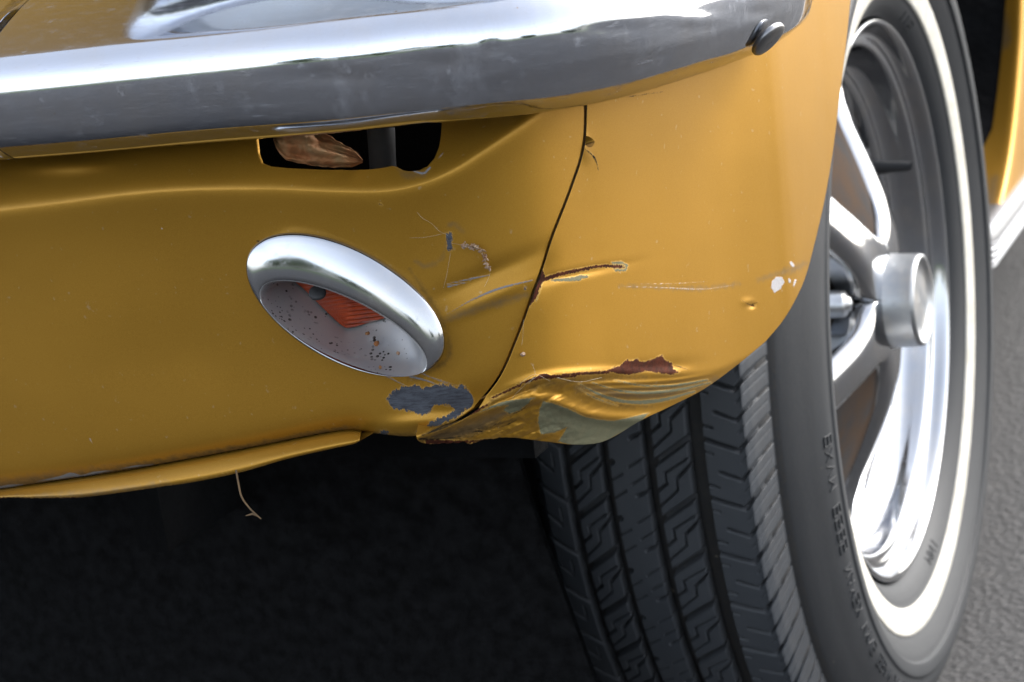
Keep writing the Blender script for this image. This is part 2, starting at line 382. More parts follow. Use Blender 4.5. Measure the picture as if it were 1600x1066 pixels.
# --- valance panel: its top edge follows the lower rim of the opening under the bumper
xs = np.unique(np.r_[np.arange(-620, -90, 8), np.arange(-90, 396, 2.6), np.arange(396, 410, .2), np.arange(410, 424, .45), np.arange(424, 600, 2.4), np.arange(600, 684, .8), np.arange(684, 702, .15), np.arange(702, 911, 2.4), 911.])
topc = [(-620, 280), (-90, 225), (0, 222), (200, 205), (392, 196), (398.5, 197), (400, 215), (402.5, 240), (408, 255), (420, 260), (450, 263), (500, 265.5), (550, 266), (580, 265), (604, 261.5), (612, 259.5), (617, 261), (627, 266), (640, 268), (655, 266.5), (668, 260), (679, 247), (686, 230), (689, 212), (690.5, 190), (700, 180), (760, 165), (830, 150), (911, 135)]
tx = np.array([p[0] for p in topc], float); ty = np.array([p[1] for p in topc], float)
ty0 = np.interp(xs, [-620, -90, 0, 200, 392, 691, 700, 760, 830, 911], [280, 225, 222, 205, 196, 187, 180, 165, 150, 135]); dT = np.interp(xs, tx, ty) - ty0
T = np.stack([xs, ty0], -1)
fr = (xs - xs[0]) / (xs[-1] - xs[0]); bx = -620 + fr * (740 + 620)
B = np.stack([bx, GROOVE(bx)], -1)
NT = 236
Lf = np.stack([np.full(NT, -620.), np.linspace(T[0, 1], B[0, 1], NT)], -1)
Rt = resample(SEAM, NT) - [2.2, 0]; Rt[0] = T[-1]; Rt[-1] = B[-1]
k = np.clip(np.arange(NT) / 10, 0, 1)[:, None]; Rt = Rt * k + (T[-1] + (Rt[10] - T[-1]) * (np.arange(NT) / 10)[:, None]) * (1 - k)
vm = [('m_bare', poly((604, 624), (612, 612), (632, 604), (650, 602), (664, 606), (690, 600), (712, 606), (722, 598), (730, 606), (741, 622), (738, 632), (716, 650), (690, 663), (664, 674), (652, 677), (660, 668), (682, 656), (700, 648), (708, 640), (696, 631), (680, 634), (668, 646), (655, 650), (644, 643), (628, 640), (612, 638))),
      ('m_scr', line([.2, 1.6, 1.2, .8], (697, 492), (735, 470), (780, 451), (832, 438))),
      ('m_scr', line([.3, 1.5, .8], (698, 444), (730, 437), (764, 430))), ('m_scr', line([1.5, .2], (700, 448), (736, 440))),
      ('m_bare', poly((698, 366), (706, 364), (707, 390), (699, 392))), ('m_bare', poly((819, 447), (824, 448), (824, 453), (818, 453))),
      ('m_dull', line([.3, 1, .6, .2], (648, 408), (668, 416), (690, 404), (697, 380))), ('m_dull', line([.2, .8, .2], (702, 352), (712, 350), (722, 362))),
      ('m_dull', line([3, 5, 3], (700, 500), (760, 478), (820, 462))),
      ('m_scr', line([1.6, .6, .2], (640, 588), (680, 600), (728, 628))), ('m_scr', line([1, .5], (600, 586), (640, 606))),
      ('m_scr', line([.9, .3], (655, 582), (712, 606))), ('m_scr', line([.8, .2], (668, 588), (720, 604))),
      ('m_dull', line([7, 9, 5, 2], (-60, 768), (60, 750), (170, 735), (260, 722))), ('m_dirt', line([2, 3, 3, 2, 1], (-80, 776), (100, 748), (300, 714), (480, 679), (560, 668))), ('m_dirt', line([1, 3, 2], (600, 680), (660, 676), (720, 652))), ('m_dirt', line([1.2, .8, 1.6, .8, 1], (660, 590), (640, 592), (700, 560), (690, 500), (640, 420))), ('m_dark', line([1.2, 1.4, 1.6, 1.2, .5], (-80, 778), (100, 750), (300, 717), (480, 682), (545, 672))), ('m_dull', line([3, 3, 3], (260, 720), (400, 696), (540, 670))), ('m_scr', line([.6, 2.6, 3.6, 1.4, 2.6, .5], (56, 753), (95, 746), (112, 742), (128, 744), (150, 739), (178, 735))), ('m_scr', line([.5, 1.6, .5], (188, 733), (212, 729), (240, 726))), ('m_scr', line([.5, 2.5, .5], (-20, 764), (15, 760), (40, 757))), ('m_dull', line([2, 5, 2], (84, 748), (122, 742), (150, 738))),
      ('m_bare', poly((588, 676), (600, 672), (607, 676), (606, 682), (592, 682))), ('m_dark', line(1.6, (402, 377), (411, 379))), ('m_scr', line(1.5, (635, 262), (660, 271), (672, 262))), ('m_dull', poly((622, 266), (640, 272), (668, 268), (664, 276), (640, 278), (628, 274))),
      ('m_scr', line([.3, 1, .3], (684, 248), (689, 243), (694, 237))),
      ('m_white', line(.55, (250, 356), (254, 358))), ('m_rust', line(1.0, (594, 319), (597, 321))), ('m_white', line(.5, (140, 685), (144, 692))),
      ]
valance = panel('valance_panel', T, B, Lf, Rt, DV, vm, car,
    {'t': np.array([.0001, .0015, -.0004]), 'b': np.array([0, .02, -.001]), 'l': np.array([0, 0, 0.]), 'r': np.array([-.003, .014, 0])}, 'lower front panel with creased ledge and an opening under the bumper', dT)
# --- bright turned-out flange along the lower edge
fb = crom([(-620, 858), (-300, 814), (-90, 788), (0, 779), (70, 779), (130, 777), (220, 765), (300, 754), (380, 737), (450, 717), (520, 701), (552, 694), (562, 689)], 10)
ft = np.stack([np.linspace(-620, 564, 280), GROOVE(np.linspace(-620, 564, 280)) + 2.5], -1)
fb = resample(fb, 280)
fb[:, 1] += np.convolve(RNG.normal(0, 1.4, 288), np.ones(9) / 9, 'valid') * np.clip((400 - fb[:, 0]) / 300, 0, 1)
FN = 8; g = np.stack([ft * (1 - t) + fb * t for t in np.linspace(0, 1, FN)])
Db = body_depth(g[..., 0], g[..., 1])
off = np.array([.014, .0042, .0024, .0008, -.0006, -.0018, -.0026, -.0018])[:, None]
X = P(g[..., 0], g[..., 1], Db + off)
X = np.concatenate([X[:1] + [0, .012, .002], X, X[-1:] + [0, .010, -.0005], X[-1:] + [0, .02, .001]])
at = {kk: np.full(X.shape[0] * X.shape[1], 20.) for kk in MASKS}
q = np.concatenate([g[:1], g, g[-1:], g[-1:]])
at['m_rust'] = np.minimum(sdf_line(q[..., 0], q[..., 1], [(0, 779), (60, 780), (120, 779)], 2.0), sdf_line(q[..., 0], q[..., 1], [(150, 776), (260, 760), (420, 727)], .4)).ravel()
at['m_dull'] = sdf_line(q[..., 0], q[..., 1], [(-50, 784), (150, 772), (260, 758)], 4).ravel()
newobj('bottom_flange', X.reshape(-1, 3), gridfaces(*X.shape[:2]), GOLD, valance, True, at)

# --- front fender corner
NF = 300
FL = resample(np.vstack([crom([(917.5, 110), (917.5, 150)], 4), SEAM[14:-6] + [2.4, 0], crom([(747, 640), (715, 660), (680, 674), (650, 680)], 6)]), NF)
FR = resample(crom([(1336, -70), (1330, -10), (1322, 70), (1312, 150), (1301, 240), (1287, 320), (1268, 400), (1256, 440), (1240, 474), (1222, 503), (1196, 534)], 14), NF)
FT = resample(crom([FL[0], (1060, 70), (1200, -20), FR[0]], 20), 330)
FBt = resample(crom([FL[-1], (655, 690), (676, 694), (706, 692), (740, 690.5), (765, 686), (800, 684), (850, 690), (895, 695), (932, 693), (960, 682), (1000, 658), (1050, 634), (1100, 608), (1150, 572), FR[-1]], 10), 330)
jag = np.convolve(RNG.normal(0, 2.2, 334), np.ones(5) / 5, 'valid'); FBt[:, 1] += jag * np.exp(-((FBt[:, 0] - 725) / 50) ** 2) * 1.5
fm = [('m_primer', poly((843, 640), (848, 627), (866, 631), (890, 640), (912, 651), (935, 656), (958, 658), (982, 653), (1014, 645), (1003, 657), (985, 668), (960, 682), (935, 696), (900, 697), (872, 690), (880, 678), (886, 668), (866, 676), (845, 679), (841, 660))),
      ('m_primer', poly((786, 641), (798, 630), (818, 624), (832, 622), (826, 630), (812, 641), (797, 647))),
      ('m_primer', line([.5, 3, 2.5, 1], (748, 644), (775, 634), (800, 628), (835, 622))),
      ('m_primer', line([.6, 3.0, 2.4, 3.4, 1.4], (905, 600), (940, 618), (980, 628), (1030, 626), (1085, 612))),
      ('m_primer', line([.6, 2.4, 2.2, 2.5, 1.2], (925, 598), (965, 610), (1010, 614), (1060, 609), (1110, 598))),
      ('m_primer', line([.6, 2.0, 1.9, 1.5], (960, 594), (1000, 602), (1050, 603), (1105, 594))),
      ('m_primer', line([.2, .9, .2], (900, 604), (930, 622), (965, 634))),
      ('m_dull', line([3, 8, 8, 3], (900, 606), (980, 616), (1060, 610), (1120, 594))),
      ('m_rust', poly((949, 579), (958, 574), (968, 572), (980, 562), (988, 564), (995, 560), (1002, 566), (1012, 564), (1022, 560), (1034, 555), (1040, 563), (1050, 567), (1052, 576), (1062, 582), (1048, 586), (1030, 583), (1010, 580), (985, 586), (965, 584))),
      ('m_rust', line([.8, 4, 4.2, 2.2, 1.4], (806, 602), (830, 594), (848, 588), (862, 589), (900, 588))),
      ('m_rust', line([1.2, 2.0], (768, 622), (812, 602))), ('m_rust', line([2.0, 2.6], (880, 586), (950, 581))),
      ('m_rust', line([3, 3.2, 2.6, 2.2, 2.6], (842, 440), (870, 430), (905, 422), (940, 416), (972, 417))), ('m_rust', poly((838, 425), (848, 421), (852, 432), (846, 446), (838, 466), (828, 478), (827, 465))),
      ('m_primer', line([1.5, 4.2, 3.6, 1.5], (862, 438), (898, 436), (908, 433), (918, 432))), ('m_primer', poly((955, 410), (970, 408), (982, 414), (978, 424), (960, 424))), ('m_primer', line(.8, (850, 432), (838, 470))),
      ('m_rust', line(1.6, (960, 418), (974, 417))),
      ('m_dull', line([.2, 1.5, 1.5, .3], (968, 447), (1030, 449), (1090, 451), (1156, 444))), ('m_white', line([.05, .5, .5, .05], (975, 448), (1040, 450), (1100, 452), (1150, 445))), ('m_white', line([.05, .35, .05], (1000, 444), (1060, 443), (1105, 440))),
      ('m_white', poly((1206, 440), (1213, 433), (1222, 433), (1226, 441), (1219, 452), (1210, 458), (1205, 450))), ('m_white', line([1.6, 2], (1233, 437), (1234, 440))), ('m_white', line(2.4, (1236, 411), (1239, 415))), ('m_white', line([1.6, 1.2], (1243, 438), (1240, 447))),
      ('m_dull', line([.5, 3, 4, 2], (1186, 437), (1215, 428), (1240, 420), (1258, 412))),
      ('m_dark', line([.3, 1.6, .8, .1], (913, 232), (926, 243), (932, 254), (935, 267))), ('m_dark', line([.2, .9, .2], (1160, 470), (1172, 476), (1184, 472))), ('m_rust', line(1.0, (1172, 477), (1180, 478))),
      ('m_dark', line([1.2, .4], (905, 226), (893, 262))), ('m_dark', line([.3, 1.0, .2], (1052, 570), (1062, 573), (1076, 578))),
      ('m_dark', line([.2, 1.1, .3], (797, 648), (815, 641), (832, 626))), ('m_dark', line([.2, 1.0, .2], (780, 668), (796, 662), (808, 655))), ('m_dark', line([.2, 1.2, .2], (736, 676), (748, 674), (760, 675))), ('m_dark', line([1.5, 1.0, .3], (655, 686), (690, 686), (720, 682))), ('m_dark', line([.8, 1.2, .8], (660, 680), (700, 666), (738, 645))),
      ('m_dirt', line([7, 9, 7, 4, 2], (664, 686), (700, 680), (740, 672), (780, 662), (815, 652))), ('m_dirt', line([1, 2.5, 3, 2, 1], (770, 626), (815, 610), (870, 598), (940, 593), (1010, 590))), ('m_dirt', line([1, 2, 1], (860, 628), (900, 645), (950, 660))), ('m_dirt', line([1, 2, 1], (905, 612), (960, 632), (1020, 636))), ('m_rust', line([4, 3, 1], (668, 690), (720, 691), (770, 687))), ('m_dull', line([6, 10, 6, 3], (680, 684), (730, 672), (770, 655), (800, 640))), ('m_rust', line([1, 2.4, 1], (725, 652), (745, 642), (765, 630))),
      ('m_dark', line([.2, .7, .7, .2], (975, 150), (983, 151), (990, 150), (1040, 143)))]
fender = panel('front_fender', FT, FBt, FL, FR, DF, fm, car,
    {'t': np.array([-.01, .01, 0]), 'b': np.array([-.006, .016, .003]), 'l': np.array([.003, .014, 0]), 'r': np.array([-.022, .004, 0.])}, 'dented front fender corner with rust and bare primer')

# --- body above and behind the frame, seen only mirrored in the chrome
def body_xyz(u, z, extra=0.):
    v = np.interp(u, GU, GV) - inset(z) - extra
    return np.stack([(u + v) / math.sqrt(2), (u - v) / math.sqrt(2), z + 0 * u], -1)
def shell(name, u0, u1, zs, ex, nu, m, parent):
    u = np.linspace(u0, u1, nu)
    X = np.stack([body_xyz(u, np.full(nu, z), e) for z, e in zip(zs, ex)])
    return newobj(name, X.reshape(-1, 3), gridfaces(*X.shape[:2]), m, parent, True, {kk: np.full(X.shape[0] * X.shape[1], 20.) for kk in MASKS})
nose = shell('front_nose', -1.7, -.49, (.585, .60, .66, .72, .78, .82, .845, .86), (.05, .045, .03, .015, .0, -.005, .01, .06), 120, GOLD, car)
shell('fender_side', -.50, 1.0, (.66, .70, .76, .80, .835, .855, .865), (.012, .008, .006, .012, .03, .06, .12), 80, GOLD, car)
v, f = box(-1.55, -.045, -.50, 1.2, .848, .866); newobj('hood', v, f, GOLD, car, False, {kk: np.full(8, 20.) for kk in MASKS})
# headlight
def lathe(prof, axis_o, ax_n, n=64):
    a = np.asarray(ax_n, float); a /= np.linalg.norm(a); r1 = np.cross(a, [0, 0, 1.]); r1 /= np.linalg.norm(r1); r2 = np.cross(r1, a)
    th = np.linspace(0, 2 * np.pi, n, endpoint=False)
    v = [np.asarray(axis_o) + a * p + q * (np.cos(th)[:, None] * r1 + np.sin(th)[:, None] * r2) for p, q in prof]
    return np.vstack(v), gridfaces(len(prof), n, True)
HL = np.array([-.095, -.59, .695])
v, f = lathe([(-.03, .10), (.02, .10), (.028, .094), (.028, .088), (.01, .082)], HL, (0.05, -1, 0)); hl = newobj('headlight', v, f, CHROME, car)
v, f = lathe([(.01, .082), (.02, .06), (.028, .03), (.03, .0005)], HL, (.05, -1, 0)); newobj('lens', v, f, simple('headlight glass', (.55, .57, .58), .08, .3, 30, .1, 0), hl)
# inner wheel house, underside dropped low for shade, boxes shutting out light behind panels
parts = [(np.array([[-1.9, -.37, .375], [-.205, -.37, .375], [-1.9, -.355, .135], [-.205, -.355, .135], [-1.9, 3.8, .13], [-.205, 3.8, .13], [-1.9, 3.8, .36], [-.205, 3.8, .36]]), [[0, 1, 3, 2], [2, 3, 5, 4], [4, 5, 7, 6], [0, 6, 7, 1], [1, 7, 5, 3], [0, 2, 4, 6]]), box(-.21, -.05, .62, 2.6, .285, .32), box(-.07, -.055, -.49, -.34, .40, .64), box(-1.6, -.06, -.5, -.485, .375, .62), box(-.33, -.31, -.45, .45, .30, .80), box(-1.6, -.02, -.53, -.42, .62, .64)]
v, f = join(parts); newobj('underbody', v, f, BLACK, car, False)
# added dark sheet standing in for shaded ground, right edge following the tyre outline
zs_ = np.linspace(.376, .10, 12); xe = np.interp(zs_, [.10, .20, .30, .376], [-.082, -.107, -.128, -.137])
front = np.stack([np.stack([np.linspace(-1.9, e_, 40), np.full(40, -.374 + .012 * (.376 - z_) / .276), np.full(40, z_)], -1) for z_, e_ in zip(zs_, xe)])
back = front + [0, .004, 0]; X = np.concatenate([front, back[::-1], front[:1]]); newobj('ground_shade_pan', X.reshape(-1, 3), gridfaces(*X.shape[:2]), SHADE_PAN, car, False)
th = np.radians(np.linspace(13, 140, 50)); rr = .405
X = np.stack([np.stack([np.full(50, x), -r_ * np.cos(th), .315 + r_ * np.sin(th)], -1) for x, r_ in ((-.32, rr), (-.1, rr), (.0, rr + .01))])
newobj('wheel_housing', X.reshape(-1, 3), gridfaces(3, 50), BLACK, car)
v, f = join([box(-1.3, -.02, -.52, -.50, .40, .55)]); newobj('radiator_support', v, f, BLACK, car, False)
# bracket seen in the opening
a = P(597, 200, .70); v, f = tube([P(590, 160, .70), P(595, 200, .70), P(597, 240, .705), P(600, 290, .71)], .0055, 12); newobj('bumper_bracket', v, f, DARKIRON, car)

# --- rear part of the fender behind the wheel, and the sill trim
eo = crom([(1606, -120), (1599, -10), (1595, 80), (1588, 170), (1579, 245), (1568, 300), (1556, 342)], 8)
E = at_x(eo[:, 0], eo[:, 1], -.012)
wi_ = np.stack([np.interp(eo[:, 1], [0, 200, 342], [-.017, -.021, -.05]), 0 * eo[:, 1], 0 * eo[:, 1]], -1)
rows = [E + wi_ + [0, .004, 0], E + [-.010, .001, 0], E + [-.004, -.001, 0], E + [0, .0, 0], E + [.001, .006, 0], E + [.002, .03, 0], E * [1, 0, 1] + [.0, .95, 0], E * [1, 0, 1] + [-.02, 1.8, 0]]
X = np.stack(rows); mk = {kk: np.full(X.shape[0] * X.shape[1], 20.) for kk in MASKS}
qx, qy = proj(X); mk['m_dull'] = np.minimum(sdf_line(qx, qy, [(1552, 20), (1562, 60)], 18), sdf_line(qx, qy, [(1550, 280), (1540, 350)], 10)).ravel()
newobj('rear_fender_section', X.reshape(-1, 3), gridfaces(*X.shape[:2]), GOLD, car, True, mk)
X = np.stack([E + [-.30, .01, 0], E + wi_ + [.0005, .006, 0]]); newobj('wheel_housing', X.reshape(-1, 3), gridfaces(*X.shape[:2]), BLACK, car)
r0 = at_x(1556, 336, -.008); r1 = at_x(1543, 424, -.008)
zt, zb = r0[2], r1[2]; y0 = min(r0[1], r1[1])
pr = [(-.012, 1.0)]; hz = np.linspace(1, 0, 60)
for q in hz:
    o_ = .010 * math.sin(math.pi * min(1, .08 + .9 * q)) ** .5
    rib = .0016 * math.cos((q - .30) * 2 * math.pi / .155) if q < .66 else .0012
    pr.append((o_ + rib, q))
pr.append((-.02, -.01))
ys = np.array([y0 + .004, y0 + .02, 1.7])
X = np.stack([np.stack([[-.010 + o_ * (1 if i else .6), y, zb + (zt - zb) * q] for o_, q in pr]) for i, y in enumerate(ys)])
trim = newobj('sill_trim', X.reshape(-1, 3), gridfaces(*X.shape[:2]), ALU, car)
v, f = box(-.3, -.03, y0 + .16, 1.8, zb + .02, zt + .0); newobj('sill', v, f, BLACK, car, False)

# ------------------------------------------------------------------ bumper
ZB = .545
bpx = [(-900, 322), (-500, 296), (-80, 257), (0, 250), (150, 238), (300, 225), (500, 210), (650, 195), (800, 180), (900, 165), (1000, 145), (1100, 115), (1150, 98), (1200, 75), (1225, 55)]
pl = at_z(np.array([p[0] for p in bpx]), np.array([p[1] for p in bpx]), ZB)[:, :2]
pl[0] = (-1.72, -.52); pl[1] = (-1.1, -.622); pl[2] = (-.28, -.634)
pl = crom(pl, 24); pl[:, 1] = np.convolve(np.r_[[pl[0, 1]] * 6, pl[:, 1], [pl[-1, 1]] * 6], np.ones(13) / 13, 'valid')
pl = resample(pl, 420)
# denser sampling near the end
sL = np.r_[np.linspace(0, .86, 200), np.linspace(.86, 1, 200)[1:]]
pl = resample(pl, s=sL); NB = len(pl)
tg = np.gradient(pl, axis=0); tg /= np.linalg.norm(tg, axis=1)[:, None]
nx = np.stack([tg[:, 1], -tg[:, 0]], -1)
for _ in range(6): nx[1:-1] = (nx[:-2] + nx[1:-1] + nx[2:]) / 3
nx /= np.linalg.norm(nx, axis=1)[:, None]
segs = [(-75, .003), (-58, .007), (-50, .004), (-30, .0025), (-18, .0045), (-12, .0075), (-6, .0045), (0, .003), (12, .004), (26, .004), (40, .004), (52, .005), (60, .014), (64, .016), (68, .012), (80, .008), (110, .006), (150, .006)]
prof = [(-.014, .006), (-.004, .0)]
o_, z_ = 0., 0.; prof.append((o_, z_))
for a_, l_ in segs:
    o_ += -math.sin(math.radians(a_)) * l_; z_ += math.cos(math.radians(a_)) * l_; prof.append((o_, z_))
prof = crom(prof, 6); prof = resample(prof, 90)
l = np.r_[0, np.cumsum(np.linalg.norm(np.diff(pl, axis=0), axis=1))]; rem = l[-1] - l
rise = np.where(rem < .022, .030 * (1 - np.sqrt(np.clip(1 - (1 - rem / .022) ** 2, 0, 1))), 0)
X = np.zeros((NB, len(prof), 3)); PXB = proj(np.c_[pl, np.full(NB, ZB)])[0]
for i in range(NB):
    o_ = prof[:, 0].copy(); z_ = prof[:, 1].copy()
    if rise[i] > 0:
        low = z_ < rise[i]; ztop = rise[i]
        kz = np.where(low, ztop + (z_ - ztop) * .12, z_); 
        o_ = np.where(low, o_ * .9 - .0015 * (ztop - z_) / .01, o_); z_ = kz
    sag = .0006 * math.sin(i * .06) + .0004 * math.sin(i * .19 + 1)
    tw = .55 * np.clip((PXB[i] - 700) / 250, 0, 1) * np.clip((1215 - PXB[i]) / 70, 0, 1); lowz = np.maximum(0, .016 - z_)
    o_ = o_ - tw * lowz + sag * .25; z_ = z_ - .18 * tw * lowz
    X[i, :, :2] = pl[i] + nx[i] * o_[:, None]; X[i, :, 2] = ZB + z_
# dents on the fold
def bdent(pxc, pyc, sx, sy, amp):
    qx, qy = proj(X); g_ = gauss(qx, qy, pxc, pyc, sx, sy)
    X[..., :2] -= (nx[:, None] * (amp * g_)[..., None])
bdent(690, 100, 45, 12, .0005); bdent(770, 78, 10, 10, .0005); bdent(960, 45, 60, 10, .0004); bdent(1190, 20, 22, 9, .0006); bdent(1090, 30, 40, 8, -.0007); bdent(520, 120, 80, 12, .0006)
endc = X[-1].copy(); cap = endc + np.r_[tg[-1], 0] * .001
endrow = np.concatenate([X, (endc - np.r_[nx[-1], 0] * .012 + np.r_[tg[-1], 0] * .001)[None]])
bumper = newobj('front_bumper', endrow.reshape(-1, 3), gridfaces(*endrow.shape[:2], flip=True), CHROME, car)
bumper['label'] = 'scuffed chrome front bumper wrapping round the corner'
# domed bolt head under the bumper end
_qx, _qy = proj(X); _k = np.unravel_index(np.argmin((_qx - 1193) ** 2 + (_qy - 50) ** 2 + 1e5 * (X[..., 2] < ZB + .010) + 1e5 * (X[..., 2] > ZB + .035)), _qx.shape)
bc = P(1201, 62, float(((X[_k] - CW) @ CR)[2]) + .0004)
def disc(c, n, r, th_, m, name, parent, sq=1.0):
    pr_ = [(-th_, .0003), (-th_, r * .93), (-th_ * .75, r), (th_ * .2, r), (th_ * .6, r * .93), (th_ * .9, r * .7), (th_ * 1.0, r * .4), (th_ * 1.05, .0003)]
    v, f = lathe(pr_, c, n, 40); return newobj(name, v, f, m, parent)
# normal: perpendicular to the slanted edge direction, almost edge-on to the camera
e_dir = rays(1203 + 42, 62 - 43) - rays(1203, 62); e_dir /= np.linalg.norm(e_dir)
vdir = rays(1203, 62); vdir /= np.linalg.norm(vdir); side = np.cross(e_dir, vdir)
if side[2] > 0: side = -side
bn = side * .955 - vdir * .295
disc(bc, bn, .0079, .0015, BOLT, 'bolt_head', bumper)

# ------------------------------------------------------------------ turn signal
LC = (540., 476.)
D0 = float(DV(np.array(LC[0]), np.array(LC[1]), False))
def ell(cx, cy, a, b, rot, th):
    r = math.radians(rot); return np.stack([cx + a * np.cos(th) * math.cos(r) - b * np.sin(th) * math.sin(r), cy + a * np.cos(th) * math.sin(r) + b * np.sin(th) * math.cos(r)], -1)
NTH = 160; th = np.linspace(0, 2 * np.pi, NTH, endpoint=False)
_q = ell(540, 476.5, 171, 87.5, 29, th); _d = DV(_q[:, 0], _q[:, 1], False)
_A = np.stack([np.ones(NTH), _q[:, 0] - LC[0], _q[:, 1] - LC[1]], -1); PLN = np.linalg.lstsq(_A, _d, rcond=None)[0]
def basedep(q): return PLN[0] + PLN[1] * (q[:, 0] - LC[0]) + PLN[2] * (q[:, 1] - LC[1])
up = np.clip(.5 - .5 * np.sin(th), 0, 1)        # 1 on the upper side, 0 below
outer = ell(540, 476.5, 171, 87.5, 29, th); mouth = ell(536.5, 513, 143, 48, 25.5, th)
foot = ell(540, 462, 160, 74, 29, th)
rows = []
def ring(c, off, body=0.):
    d = basedep(c)
    rows.append(P(c[:, 0], c[:, 1], np.minimum(d, DV(c[:, 0], c[:, 1], False)) * body + d * (1 - body) + off))
PR = .0100
# hidden foot on the body, widest line, over the lip, then into the bowl
ring(foot * (1 - up[:, None]) + (outer * 1.0) * up[:, None], np.full(NTH, .003) + .022 * (1 - up), 1.)
olo = outer
ring(olo, -.0012 - (PR - .001) * (1 - up) ** .8, 1.)
for t in (.10, .22, .36, .52, .68, .82, .92):
    bul = 1 - (1 - t) ** 1.4
    ring(outer * (1 - t) + mouth * t, -(.0015 + (PR - .001) * (1 - up) ** .8) * (1 - bul) - PR * bul - .0006 * math.sin(t * math.pi), (1 - t) ** 1.0)
ring(mouth, np.full(NTH, -PR)); 
ring(ell(536.5, 513, 141.5, 46.5, 25.5, th), np.full(NTH, -PR + .0006))
ring(ell(536.5, 511.5, 139, 44.5, 25.5, th), np.full(NTH, -PR + .002))
lens_out = resample(crom([(668, 488), (640, 486), (615, 491), (580, 501), (547, 510), (534, 506), (510, 484), (480, 454), (462, 438), (455, 420), (500, 385), (560, 380), (620, 400), (660, 440)], 16, True), 400)
def polar(c, th_, rot=25.5, ctr=(548., 462.), asp=2.2):
    r = math.radians(rot); d = c - ctr; u = d[:, 0] * math.cos(r) + d[:, 1] * math.sin(r); v = (-d[:, 0] * math.sin(r) + d[:, 1] * math.cos(r)) * asp
    a = np.arctan2(v, u); i = np.argsort(a); a = a[i]; cc = c[i]
    a = np.r_[a - 2 * np.pi, a, a + 2 * np.pi]; cc = np.vstack([cc, cc, cc])
    t = (th_ + np.pi) % (2 * np.pi) - np.pi
    return np.stack([np.interp(t, a, cc[:, 0]), np.interp(t, a, cc[:, 1])], -1)
lo = polar(lens_out, th)
m2 = ell(536.5, 511.5, 139, 44.5, 25.5, th)
for t in (.12, .28, .45, .62, .78, .9, 1.0):
    ring(m2 * (1 - t) + lo * t, -PR + .002 + (.024) * (t ** .75))
X = np.stack(rows)
bez = newobj('turn_signal', X.reshape(-1, 3), gridfaces(len(rows), NTH, True), BEZEL, car)
bez.data.materials.append(BOWL); nf = len(bez.data.polygons); mi = np.zeros(nf, np.int32); mi[NTH * 9:] = 1; bez.data.polygons.foreach_set('material_index', mi)
bez['label'] = 'oval chrome turn signal with a red lens deep inside'
# ribbed lens
yy = np.linspace(0, 1, 90); rows2 = []
ctr = np.array([552., 455.])
for t in np.linspace(1.04, 0.02, 70):
    c = ctr + (lo - ctr) * t
    ribs = .0006 * np.sin(c[:, 1] * .95 + c[:, 0] * .12)
    rows2.append(P(c[:, 0], c[:, 1], basedep(c) + .0135 - .009 * (1 - t ** 2) + ribs))
X = np.stack(rows2); newobj('lens', X.reshape(-1, 3), gridfaces(len(rows2), NTH, True), LENS, bez)
for (sx, sy, m_, r_) in ((496, 457, DARKIRON, .0033), (553, 459, STEEL, .0026)):
    c = P(sx, sy, D0 + .0005)
    nrm = -rays(sx, sy); nrm = nrm / np.linalg.norm(nrm) + np.array([0, 0, .9]); disc(c, nrm, r_, .0009, m_, 'screw', bez)

# ------------------------------------------------------------------ wheel
WC = np.array([0, 0, .315])
wheel = empty('wheel', tuple(WC), car); wheel['label'] = 'front wheel with whitewall tyre and five chrome spokes'
def wl(a, r, th_):       # th_ measured from straight up, towards the front of the car
    a, r, th_ = np.broadcast_arrays(np.asarray(a, float), r, th_)
    return np.stack([a, -r * np.sin(th_), r * np.cos(th_)], -1)
def wlathe(name, prof, m, n=180, parent=wheel, attrs=None, flip=False):
    th_ = np.linspace(0, 2 * np.pi, n, endpoint=False)
    X = np.stack([wl(a, r, th_) for a, r in prof])
    at = {k_: np.repeat(v_, n) for k_, v_ in attrs.items()} if attrs else None
    return newobj(name, X.reshape(-1, 3), gridfaces(len(prof), n, True, flip), m, parent, True, at)
side = crom([(-.023, .1915), (-.0165, .1945), (-.0115, .199), (-.0080, .204), (-.0062, .2075), (-.0050, .2095)], 5)
wall = np.vstack([side, [(-.0048, .2099)]])
outw = crom([(-.0020, .2285), (.0012, .234), (.0042, .240), (.0060, .2445), (.0078, .2455), (.0088, .2530), (.0076, .2555), (.0066, .262), (.0035, .270), (-.0008, .278), (-.0055, .286), (-.0100, .292), (-.0130, .2945)], 6)
outw2 = [(-.0150, .2952), (-.0156, .2962), (-.0148, .2975), (-.0155, .3005), (-.0175, .3065)]
tp = np.vstack([[(-.19, .19)], [(-.20, .22)], [(-.192, .25)], [(-.178, .280)], [(-.165, .300)], [(-.155, .309)], [(-.14, .3145)], [(-.085, .316)], [(-.03, .3135)], [(-.020, .309)], np.array(outw2)[::-1], outw[::-1], [(-.0028, .2285)], [(-.0058, .2098)], wall[::-1]])
dust = np.where(tp[:, 1] > .293, .9, np.where(tp[:, 1] > .27, .25, .12))
wlathe('tyre', tp, RUBBER, 260, wheel, {'dust': dust}, True)
wlathe('whitewall_band', [(-.0070, .2092), (-.0042, .2096), (-.0037, .212), (-.0012, .2265), (-.0014, .2282), (-.0040, .2287)], WHITEWALL, 260)
